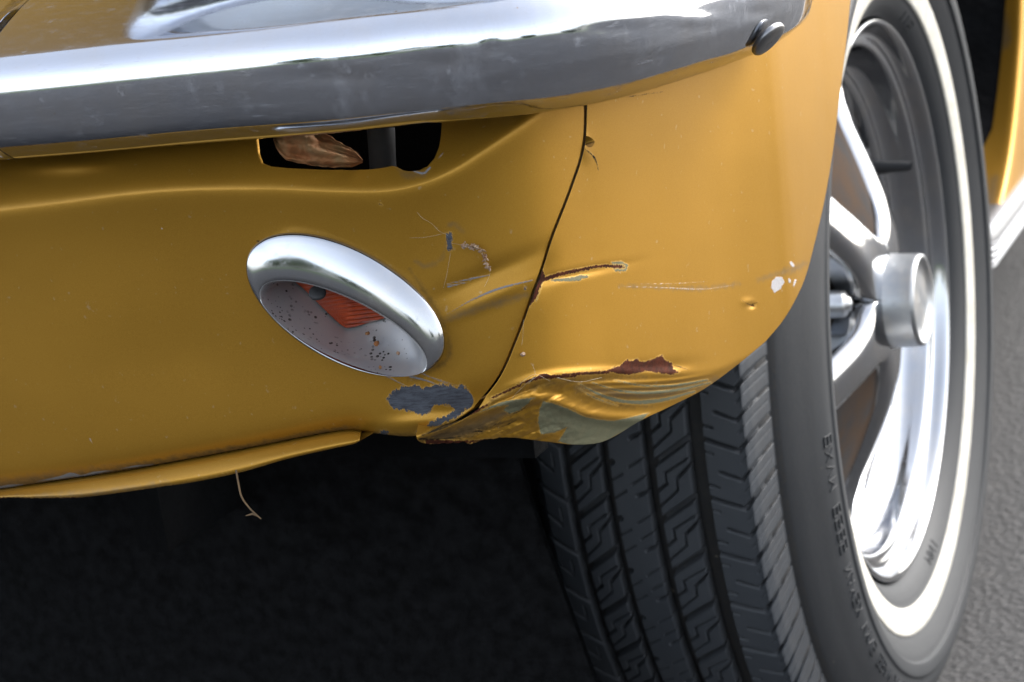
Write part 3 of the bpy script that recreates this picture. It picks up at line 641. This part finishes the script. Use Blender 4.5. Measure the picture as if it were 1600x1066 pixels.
# raised lettering round the sidewall (worn, as in the photograph)
def lettering(txt, r0, th0, h, step, a_fn, m, name):
    parts = []
    GL = {'S': [(1, 1), (0, 1), (0, .5), (1, .5), (1, 0), (0, 0)], 'X': [(0, 0), (1, 1), None, (0, 1), (1, 0)], 'A': [(0, 0), (.5, 1), (1, 0), None, (.25, .4), (.75, .4)], 'W': [(0, 1), (.25, 0), (.5, .7), (.75, 0), (1, 1)], '8': [(0, 0), (1, 0), (1, 1), (0, 1), (0, 0), None, (0, .5), (1, .5)], 'M': [(0, 0), (0, 1), (.5, .4), (1, 1), (1, 0)], 'N': [(0, 0), (0, 1), (1, 0), (1, 1)], 'B': [(0, 0), (0, 1), (.9, 1), (1, .75), (.9, .5), (0, .5), None, (.9, .5), (1, .25), (.9, 0), (0, 0)], 'V': [(0, 1), (.5, 0), (1, 1)], '3': [(0, 1), (1, 1), (.5, .55), (1, .3), (.6, 0), (0, 0)], 'I': [(.5, 0), (.5, 1)]}
    t = th0
    for ch in txt:
        if ch != ' ':
            seg = []
            for q in GL[ch] + [None]:
                if q is None:
                    for p0, p1 in zip(seg[:-1], seg[1:]):
                        pts = []
                        for s_ in np.linspace(0, 1, 4):
                            gx = p0[0] + (p1[0] - p0[0]) * s_; gy = p0[1] + (p1[1] - p0[1]) * s_
                            r_ = r0 + gy * h; pts.append(wl(a_fn(r_) + .0002, r_, t + gx * step * .7))
                        parts.append(tube(pts, .0005, 5))
                    seg = []
                else: seg.append(q)
        t += step
    v, f = join(parts); o = newobj(name, v, f, m, wheel, True, {'dust': np.full(len(v), .1)}); return o
ow = outw[np.argsort(outw[:, 1])]
afn = lambda r: float(np.interp(r, ow[:, 1], ow[:, 0]))
lettering('BXVM 8S8S NAMSX VMNS 8BAW XNM SVA', .2595, math.radians(92), .0068, math.radians(1.9), afn, RUBBER, 'raised_lettering')
afn2 = lambda r: float(np.interp(r, wall[:, 1], wall[:, 0]))
lettering('MNI', .199, math.radians(186), .006, math.radians(3.0), afn2, RUBBER, 'raised_lettering')
lettering('SII', .1985, math.radians(330), .006, math.radians(3.0), afn2, RUBBER, 'raised_lettering')

# tread: unwrapped heights, five ribs
NP = 60; PIT = 2 * math.pi * .325 / NP * 1000            # pitch in mm
def seg_d(x, s, pts):
    d = np.full(x.shape, 1e3)
    for (a0, b0), (a1, b1) in zip(pts[:-1], pts[1:]):
        for sh in (-PIT, 0, PIT):
            ex, es = a1 - a0, b1 - b0; t = np.clip(((x - a0) * ex + (s - b0 - sh) * es) / (ex * ex + es * es), 0, 1)
            d = np.minimum(d, np.hypot(x - a0 - t * ex, s - b0 - sh - t * es))
    return d
def cut(d, w, depth, e=.55):
    return depth * np.clip((w / 2 + e / 2 - d) / e, 0, 1)
def crown(a):
    u = (a + .083) / .062; r = .3255 - .0035 * u ** 2 - .0012 * u ** 6 * (np.abs(u) < 1.4)
    b = a > -.0225
    rb = np.interp(a, [-.0225, -.0215, -.019, -.0160, -.0145], [.3218, .3205, .3150, .3045, .2985])
    c = a < -.1435
    rc = np.interp(a, [-.163, -.158, -.150, -.1435], [.292, .302, .316, .3215])
    return np.where(b, rb, np.where(c, rc, np.minimum(r, .3255)))
fine = np.radians(np.arange(22, 132, .115)); coarse = np.radians(np.arange(132, 382.01, 1.0)); THS = np.r_[fine, coarse]
def rib(a0, a1, n, fn):
    a = np.linspace(a0, a1, n)
    A, TH = np.meshgrid(a, THS, indexing='ij')
    s = ((math.pi / 2 - TH) * 325.) % PIT            # mm, upwards on the front
    x = (A - a0) * 1000
    h = fn(x, s, (a1 - a0) * 1000)
    r = crown(A) - h / 1000
    X = wl(A, r, TH)
    # rib side walls
    low = crown(A[:1]) - .0075; X = np.concatenate([wl(A[:1] - .0006, np.maximum(low, .285), TH[:1]), X, wl(A[-1:] + .0006, np.maximum(crown(A[-1:]) - .0075, .285), TH[-1:])])
    du = np.concatenate([np.full_like(h[:1], .9), np.clip(h / 5, 0, .7), np.full_like(h[:1], .9)])
    if a1 > -.02: du[:, :] = np.maximum(du * .7, np.clip((np.concatenate([A[:1], A, A[-1:]]) + .0205) / .005, 0, .45))
    newobj('tread_rib', X.reshape(-1, 3), gridfaces(*X.shape[:2], flip=True), TREAD, wheel, True, {'dust': du.ravel()})
def zrib(x, s, W):
    k = W / 19.
    d = cut(seg_d(x, s, [(-1, 29.3 - PIT), (20 * k, 43.5 - PIT)]), 3.5, 6)
    d = np.maximum(d, cut(seg_d(x, s, [(18.5 * k, 32.3), (5 * k, 23.8), (5.2 * k, 17.5)]), .85, 4, .4))
    d = np.maximum(d, cut(seg_d(x, s, [(5.2 * k, 17.5), (-1, 12.8)]), 1.3, 5))
    d = np.maximum(d, cut(seg_d(x, s, [(20 * k, 28.9), (11.3 * k, 20.6)]), 1.4, 5))
    d = np.maximum(d, cut(seg_d(x, s, [(11.3 * k, 20.6), (11 * k, 13.6), (-1, 3.5)]), .85, 4, .4))
    return d
def crib(x, s, W):
    d = cut(seg_d(x, s, [(-1, 19.), (6.5, 23)]), .6, 4, .4)
    d = np.maximum(d, cut(seg_d(x, s, [(-1, 8.), (7.5, 13.)]), .6, 4, .4))
    d = np.maximum(d, cut(seg_d(x, s, [(W + 1, 33.), (W - 9, 27.)]), .6, 4, .4))
    d = np.maximum(d, cut(seg_d(x, s, [(W + 1, 22.5), (W - 8, 17.)]), .6, 4, .4))
    d = np.maximum(d, cut(seg_d(x, s, [(W + 1, 13.0), (W - 6, 10.)]), 1.8, 5))
    d = np.maximum(d, cut(seg_d(x, s, [(-1, 29.), (1.2, 30.)]), 2.8, 5))
    return d
def sribR(x, s, W):
    F_ = 18.4; E_ = W + 1; hp = PIT / 2; up_ = 15.
    d = cut(seg_d(x, s, [(-1, 9.5), (F_, 2.0), (E_, 2.0 + up_)]), 2.1, 5)
    d = np.maximum(d, cut(seg_d(x, s, [(7, 2.0 + hp + 5.0), (F_, 2.0 + hp), (E_, 2 + hp + up_)]), 1.4, 4))
    d = np.maximum(d, cut(seg_d(x, s, [(-1, 17.2), (5.2, 15.2)]), .9, 4, .4)); d = np.maximum(d, cut(seg_d(x, s, [(-1, 2.2), (4.2, .6)]), .6, 3, .4))
    for o2 in (.27, .77):
        d = np.maximum(d, cut(seg_d(x, s, [(F_ + .6, 2 + PIT * o2 + 1), (E_, 2 + PIT * o2 + up_)]), .6, 1.1, .4))
    return d
def sribL(x, s, W):
    E_ = W - 18
    d = cut(seg_d(x, s, [(W + 1, 4.), (E_, 15.), (-1, 8)]), 2.2, 5)
    d = np.maximum(d, cut(seg_d(x, s, [(W - 6, 4. + PIT / 2 + 2), (E_, 15. + PIT / 2), (-1, 8 + PIT / 2)]), 1.0, 4))
    d = np.maximum(d, cut(seg_d(x, s, [(W - 5, 26.), (W - 5, 34.)]), .5, 3, .4))
    return d
rib(-.163, -.1300, 60, sribL)
rib(-.1235, -.1060, 40, zrib)
rib(-.0995, -.0800, 44, crib)
rib(-.0730, -.0540, 42, zrib)
rib(-.0440, -.0146, 70, sribR)

# rim, spokes, cap
rim = wlathe('rim', crom([(-.0205, .1895), (-.0165, .1925), (-.0140, .1915), (-.0143, .1890), (-.0175, .1868), (-.0235, .1850), (-.0258, .1825), (-.0262, .1775), (-.0280, .1745), (-.0335, .1728), (-.0420, .1705), (-.0480, .1660), (-.0500, .1610), (-.0560, .1570), (-.072, .1560), (-.10, .155), (-.13, .150), (-.15, .14)], 5), WHEELCH, 220, wheel, None, True)
dr = wlathe('brake_drum', [(-.080, .150), (-.074, .146), (-.070, .132), (-.066, .128), (-.056, .095), (-.050, .075), (-.047, .06), (-.047, .0005)], DRUM, 96, wheel, None, True)
SPA = [40, 112, 184, 256, 328]
def spoke():
    R_ = np.linspace(.0285, .163, 44); Q = np.linspace(-1, 1, 33)
    hwm = np.minimum(R_ * math.tan(math.radians(36)) * .995, np.interp(R_, [.02, .033, .039, .046, .056, .07, .09, .11, .135, .15, .163], [.035, .0245, .0240, .0215, .0195, .0183, .0180, .0186, .0215, .028, .037]))
    ac = np.interp(R_, [.02, .04, .055, .075, .10, .13, .15, .163], [-.0135, -.0140, -.0155, -.0215, -.0325, -.0465, -.0530, -.0540])
    for _ in range(3): ac[1:-1] = (ac[:-2] + ac[1:-1] + ac[2:]) / 3
    rows = []
    for q in Q:
        aq = ac - (.0045 + .006 * np.clip((R_ - .04) / .04, 0, 1)) * abs(q) ** 4 * np.clip((R_ - .030) / .012, 0, 1)
        rows.append((aq, q))
    X = []
    edge = np.clip((R_ - .032) / .012, 0, 1)
    for dq in (.016, .005): X.append(np.stack([ac - .011 - dq * edge, -(-hwm), R_], -1))
    for aq, q in rows[::-1]: X.append(np.stack([aq, q * hwm, R_], -1))
    for dq in (.005, .016): X.append(np.stack([ac - .011 - dq * edge, -hwm, R_], -1))
    X = np.stack(X)
    me = bpy.data.meshes.new('spoke'); me.from_pydata(X.reshape(-1, 3).tolist(), [], gridfaces(*X.shape[:2]).tolist())
    me.polygons.foreach_set('use_smooth', np.ones(len(me.polygons), bool)); me.materials.append(WHEELCH); return me
sm = spoke()
for a_ in SPA:
    o = bpy.data.objects.new('spoke', sm); COL.objects.link(o); o.parent = wheel; o.rotation_euler = (math.radians(a_), 0, 0)
cp = wlathe('center_cap', [(-.018, .0335), (-.0150, .0333), (-.0135, .0325), (.004, .0318), (.0068, .0312), (.0075, .0300), (.0070, .0285), (.0045, .0275), (.0040, .018), (.0048, .008), (.0050, .0003)], STEEL, 72, wheel)
for c_ in (4, 148, 220, 292):
    tt = np.radians(np.linspace(c_ - 27, c_ + 27, 12)); R_ = np.linspace(.036, .158, 14)
    Rr, Tt = np.meshgrid(R_, tt, indexing='ij'); A_ = np.interp(R_, [.02, .055, .075, .10, .13, .16], [-.022, -.0245, -.030, -.041, -.055, -.064])[:, None] + 0 * Tt
    X = wl(A_, Rr, Tt); newobj('recess_plate', X.reshape(-1, 3), gridfaces(14, 12, flip=True), PLATE, wheel)
nut = [(-.050, .0115), (-.046, .0115), (-.0445, .0095), (-.033, .0088), (-.0315, .0076), (-.0310, .0052), (-.029, .0048), (-.0275, .0002)]
def lugnut():
    th_ = np.linspace(0, 2 * np.pi, 24, endpoint=False)
    X = np.stack([np.stack([np.full(24, a), r * np.cos(th_) * (1 + (.05 * np.cos(6 * th_) if i in (2, 3) else 0)), r * np.sin(th_) * (1 + (.05 * np.cos(6 * th_) if i in (2, 3) else 0))], -1) for i, (a, r) in enumerate(nut)])
    me = bpy.data.meshes.new('lug_nut'); me.from_pydata(X.reshape(-1, 3).tolist(), [], gridfaces(len(nut), 24, True).tolist()); me.polygons.foreach_set('use_smooth', np.ones(len(me.polygons), bool)); me.materials.append(STEEL); return me
lm_ = lugnut()
for k_ in range(5):
    t = math.radians(77 + 72 * k_); o = bpy.data.objects.new('lug_nut', lm_); COL.objects.link(o); o.parent = wheel; o.location = (0, -.058 * math.sin(t), .058 * math.cos(t))
t = math.radians(-60)
v, f = tube([wl(-.060, .142, t), wl(-.050, .142, t), wl(-.038, .142, t), wl(-.028, .142, t), wl(-.022, .142, t)], [.006, .0055, .0042, .0040, .0030], 12); newobj('valve_stem', v, f, RUBBER, wheel, True, {'dust': np.full(len(v), .1)})

# ------------------------------------------------------------------ ground
v = [(-60, -60, 0), (60, -60, 0), (60, 60, 0), (-60, 60, 0)]
gr = newobj('asphalt_road', np.array(v, float) * 8, [[0, 1, 2, 3]], ASPH, None, False); tag(gr, 'worn dark asphalt under the car', None, None, 'structure')

# ------------------------------------------------------------------ small things
def blob_leaf(c, ux, vx, L, Wd, m, name, curl=.3, parent=None):
    nu, nv = 90, 56; n_ = np.cross(ux, vx)
    t, s_ = np.meshgrid(np.linspace(0, 1, nu), np.linspace(-1, 1, nv), indexing='ij')
    wdt = Wd * np.interp(t, [0, .06, .2, .45, .7, .9, 1], [.35, .75, 1, .92, .62, .38, .05]) * (1 + .08 * vnoise(t * 40, s_ * 3 + 5, 2.2, 6, 21))
    a = s_ * 2.1                                                     # rolled across, like a dry curled leaf
    fold = .0016 * np.sin(s_ * 8 + t * 4) + .0009 * np.sin(s_ * 19 - t * 6) + .0011 * vnoise(t * 60, s_ * 30, 6, 5, 22) + .0005 * vnoise(t * 90, s_ * 60, 3, 3, 23)
    cx = np.sin(a) / 1.0 * wdt; cz = (np.cos(a) - .4) * wdt * .75
    bend = -.10 * L * (t - .45) ** 2 * 2
    X = c + ux * ((t - .5) * L)[..., None] + vx * (cx + .12 * L * (t - .5) ** 2)[..., None] + n_ * (cz + fold + bend)[..., None]
    return newobj(name, X.reshape(-1, 3), gridfaces(nu, nv), m, parent)
right = CR[:, 0]; upv = -CR[:, 1]; toward = -CR[:, 2]
dl = blob_leaf(P(497, 233, .668), (right * .95 - upv * .31), (upv * .95 + right * .31), .034, .0078, LEAF, 'dead_leaf')
tag(dl, 'curled brown dead leaf caught in the opening under the bumper', 'leaf')
pts = [P(369, 735, .70), P(372, 752, .697), P(377, 775, .694), P(388, 792, .690), P(402, 806, .688), P(408, 811, .688)]
v, f = tube(crom(pts, 6), np.linspace(.00042, .0003, 31), 6)
v2, f2 = tube([P(384, 806, .689), P(395, 803, .689), P(404, 808, .688)], [.0002, .00055, .0002], 6)
v, f = join([(v, f), (v2, f2)]); o = newobj('dry_stalk', v, f, STRAW); tag(o, 'bent dry stalk hanging from the lower edge of the gold panel', 'stalk')
def litter(pxs, m, name, label, r=.0011, n=26, seed=1):
    rg = np.random.default_rng(seed); parts = []
    c = resample(crom(pxs, 8), n)
    for i in range(n):
        p = P(c[i, 0] + rg.normal(0, 2.2), c[i, 1] + rg.normal(0, 2.2), DV(c[i, 0], c[i, 1]) - .002 - .002 * rg.random())
        a = rg.normal(size=3); a /= np.linalg.norm(a); b = np.cross(a, rg.normal(size=3)); b /= np.linalg.norm(b); cc = np.cross(a, b)
        k_ = r * (.5 + rg.random()); vv = np.array([p + a * k_ * 1.6, p + b * k_, p - a * k_ * 1.2, p - b * k_ * .8, p + cc * k_ * .6, p - cc * k_ * .4])
        parts.append((vv, [[0, 1, 4], [1, 2, 4], [2, 3, 4], [3, 0, 4], [1, 0, 5], [2, 1, 5], [3, 2, 5], [0, 3, 5]]))
    v, f = join(parts); o = newobj(name, v, f, m, None, False); tag(o, label, 'leaf litter'); return o
litter([(722, 384), (738, 385), (750, 390), (756, 400), (760, 412), (764, 417)], FLUFF, 'leaf_fragment', 'crumpled brown leaf scrap hung on cobweb beside the turn signal', .0006, 70, 3)
def web(name, lines, label, D=DV, r=.00006):
    parts = []
    for ln in lines:
        c = resample(crom(ln, 6), 14) if len(ln) > 2 else resample(ln, 6)
        parts.append(tube(P(c[:, 0], c[:, 1], D(c[:, 0], c[:, 1]) - .0016), r * .6, 4))
    v, f = join(parts); o = newobj(name, v, f, WEB); tag(o, label, 'cobweb')
web('cobweb', [[(652, 332), (660, 341), (674, 349), (686, 361), (700, 368)], [(704, 380), (724, 383)], [(704, 395), (701, 412), (698, 430), (693, 450)], [(766, 418), (765, 430), (761, 440), (757, 448)], [(640, 372), (664, 371), (690, 366)]], 'fine cobweb threads strung beside the turn signal')
web('cobweb', [[(818, 500), (817, 525), (815, 540)], [(832, 570), (836, 585), (826, 600)], [(812, 600), (835, 585), (860, 596)], [(800, 622), (822, 600), (840, 588)], [(870, 590), (905, 597), (940, 590)]], 'thin cobweb threads on the fender beside the seam', DF)
def crumb(px_, py_, dep, r, m, name, label, seed):
    rg = np.random.default_rng(seed); bm = bmesh.new(); bmesh.ops.create_icosphere(bm, subdivisions=2, radius=r)
    sc = rg.uniform(.5, 1.3, 3)
    for vtx in bm.verts: vtx.co = Vector([vtx.co[i] * sc[i] for i in range(3)]) * rg.uniform(.8, 1.2) + Vector(P(px_, py_, dep))
    me = bpy.data.meshes.new(name); bm.to_mesh(me); bm.free(); me.materials.append(m); o = bpy.data.objects.new(name, me); COL.objects.link(o); tag(o, label, 'debris'); return o
crumb(817, 554, float(DF(np.array(817.), np.array(554.))) - .0015, .0009, FLUFF, 'seed_husk', 'tiny tan seed husk hanging on a thread right of the seam', 5)

for (cx_, cy_, do_, r_, m_, lb) in ((574, 521, .0035, .0010, LEAF, 'brown leaf crumb lying at the tip of the red lens in the lamp bowl'), (588, 537, -.0005, .0009, LEAF, 'dark brown crumb on the lamp bowl below the red lens'), (622, 552, -.004, .0011, FLUFF, 'tan wood flake low on the right of the lamp bowl'), (594, 574, -.0085, .0008, LEAF, 'rusty crumb on the lower rim of the lamp bowl'), (441, 493, -.002, .0007, FLUFF, 'pale seed stuck on the left wall of the lamp bowl')):
    crumb(cx_, cy_, float(basedep(np.array([[cx_, cy_]]))[0]) + do_, r_, m_, 'leaf_crumb', lb, cx_)
# ------------------------------------------------------------------ lawn and trees across the road, mirrored in the chrome
GRASS = simple('lawn grass', (.045, .075, .018), .9, 0, 3, .4, .3, .02); BARK = simple('bark', (.06, .045, .035), .9, 0, 8, .4, .5, .02); FOL = simple('tree leaves', (.035, .06, .018), .7, 0, 1.5, .5, 0)
v = [(-120, -60, .02), (120, -60, .02), (120, -11, .02), (-120, -9, .02)]
tag(newobj('lawn', v, [[0, 1, 2, 3]], GRASS, None, False), 'green lawn across the road behind the viewpoint', None, None, 'structure')
def tree_meshes():
    rg = np.random.default_rng(11); parts = [tube([(0, 0, 0), (.05, 0, .6), (0, .05, 1.4), (.1, 0, 2.4)], [.22, .17, .13, .05], 10)]
    for k_ in range(7):
        a = k_ * 2.4; z0 = .5 + .2 * k_; parts.append(tube([(0, 0, z0), (.7 * math.cos(a), .7 * math.sin(a), z0 + .6), (1.5 * math.cos(a), 1.5 * math.sin(a), z0 + .9)], [.08, .05, .02], 6))
    v, f = join(parts); tm = bpy.data.meshes.new('trunk'); tm.from_pydata(v.tolist(), [], f); tm.materials.append(BARK)
    cs = rg.normal(size=(26, 3)); cs /= np.linalg.norm(cs, axis=1)[:, None]; cs = cs * rg.uniform(.5, 1.9, 26)[:, None] * [1, 1, .62] + [0, 0, 1.55]
    V, Fc = [], []
    for c in cs:
        for _ in range(150):
            p = c + rg.normal(size=3) * .38; a = rg.normal(size=3); a /= np.linalg.norm(a); b = np.cross(a, rg.normal(size=3)); b /= np.linalg.norm(b); k_ = len(V)
            V += [p - a * .13, p + b * .07, p + a * .13, p - b * .07]; Fc.append([k_, k_ + 1, k_ + 2, k_ + 3])
    cm = bpy.data.meshes.new('crown'); cm.from_pydata(np.array(V).tolist(), [], Fc); cm.materials.append(FOL)
    return tm, cm
tm, cm = tree_meshes()
for x, y, sc_, rz in ((-8.5, -24, 1.5, .4), (-3.6, -26, 1.0, 1.3), (3.5, -30, 1.15, 2.1), (13, -21, 1.0, 4.), (20, -12, .8, 5.2)):
    t_ = empty('leafy_tree', (x, y, 0)); t_.scale = (sc_,) * 3; t_.rotation_euler = (0, 0, rz)
    tag(t_, 'green leafy tree across the road, seen only as a reflection in the chrome', 'tree', 'trees across the road')
    for nm, me in (('trunk', tm), ('crown', cm)):
        o = bpy.data.objects.new(nm, me); COL.objects.link(o); o.parent = t_
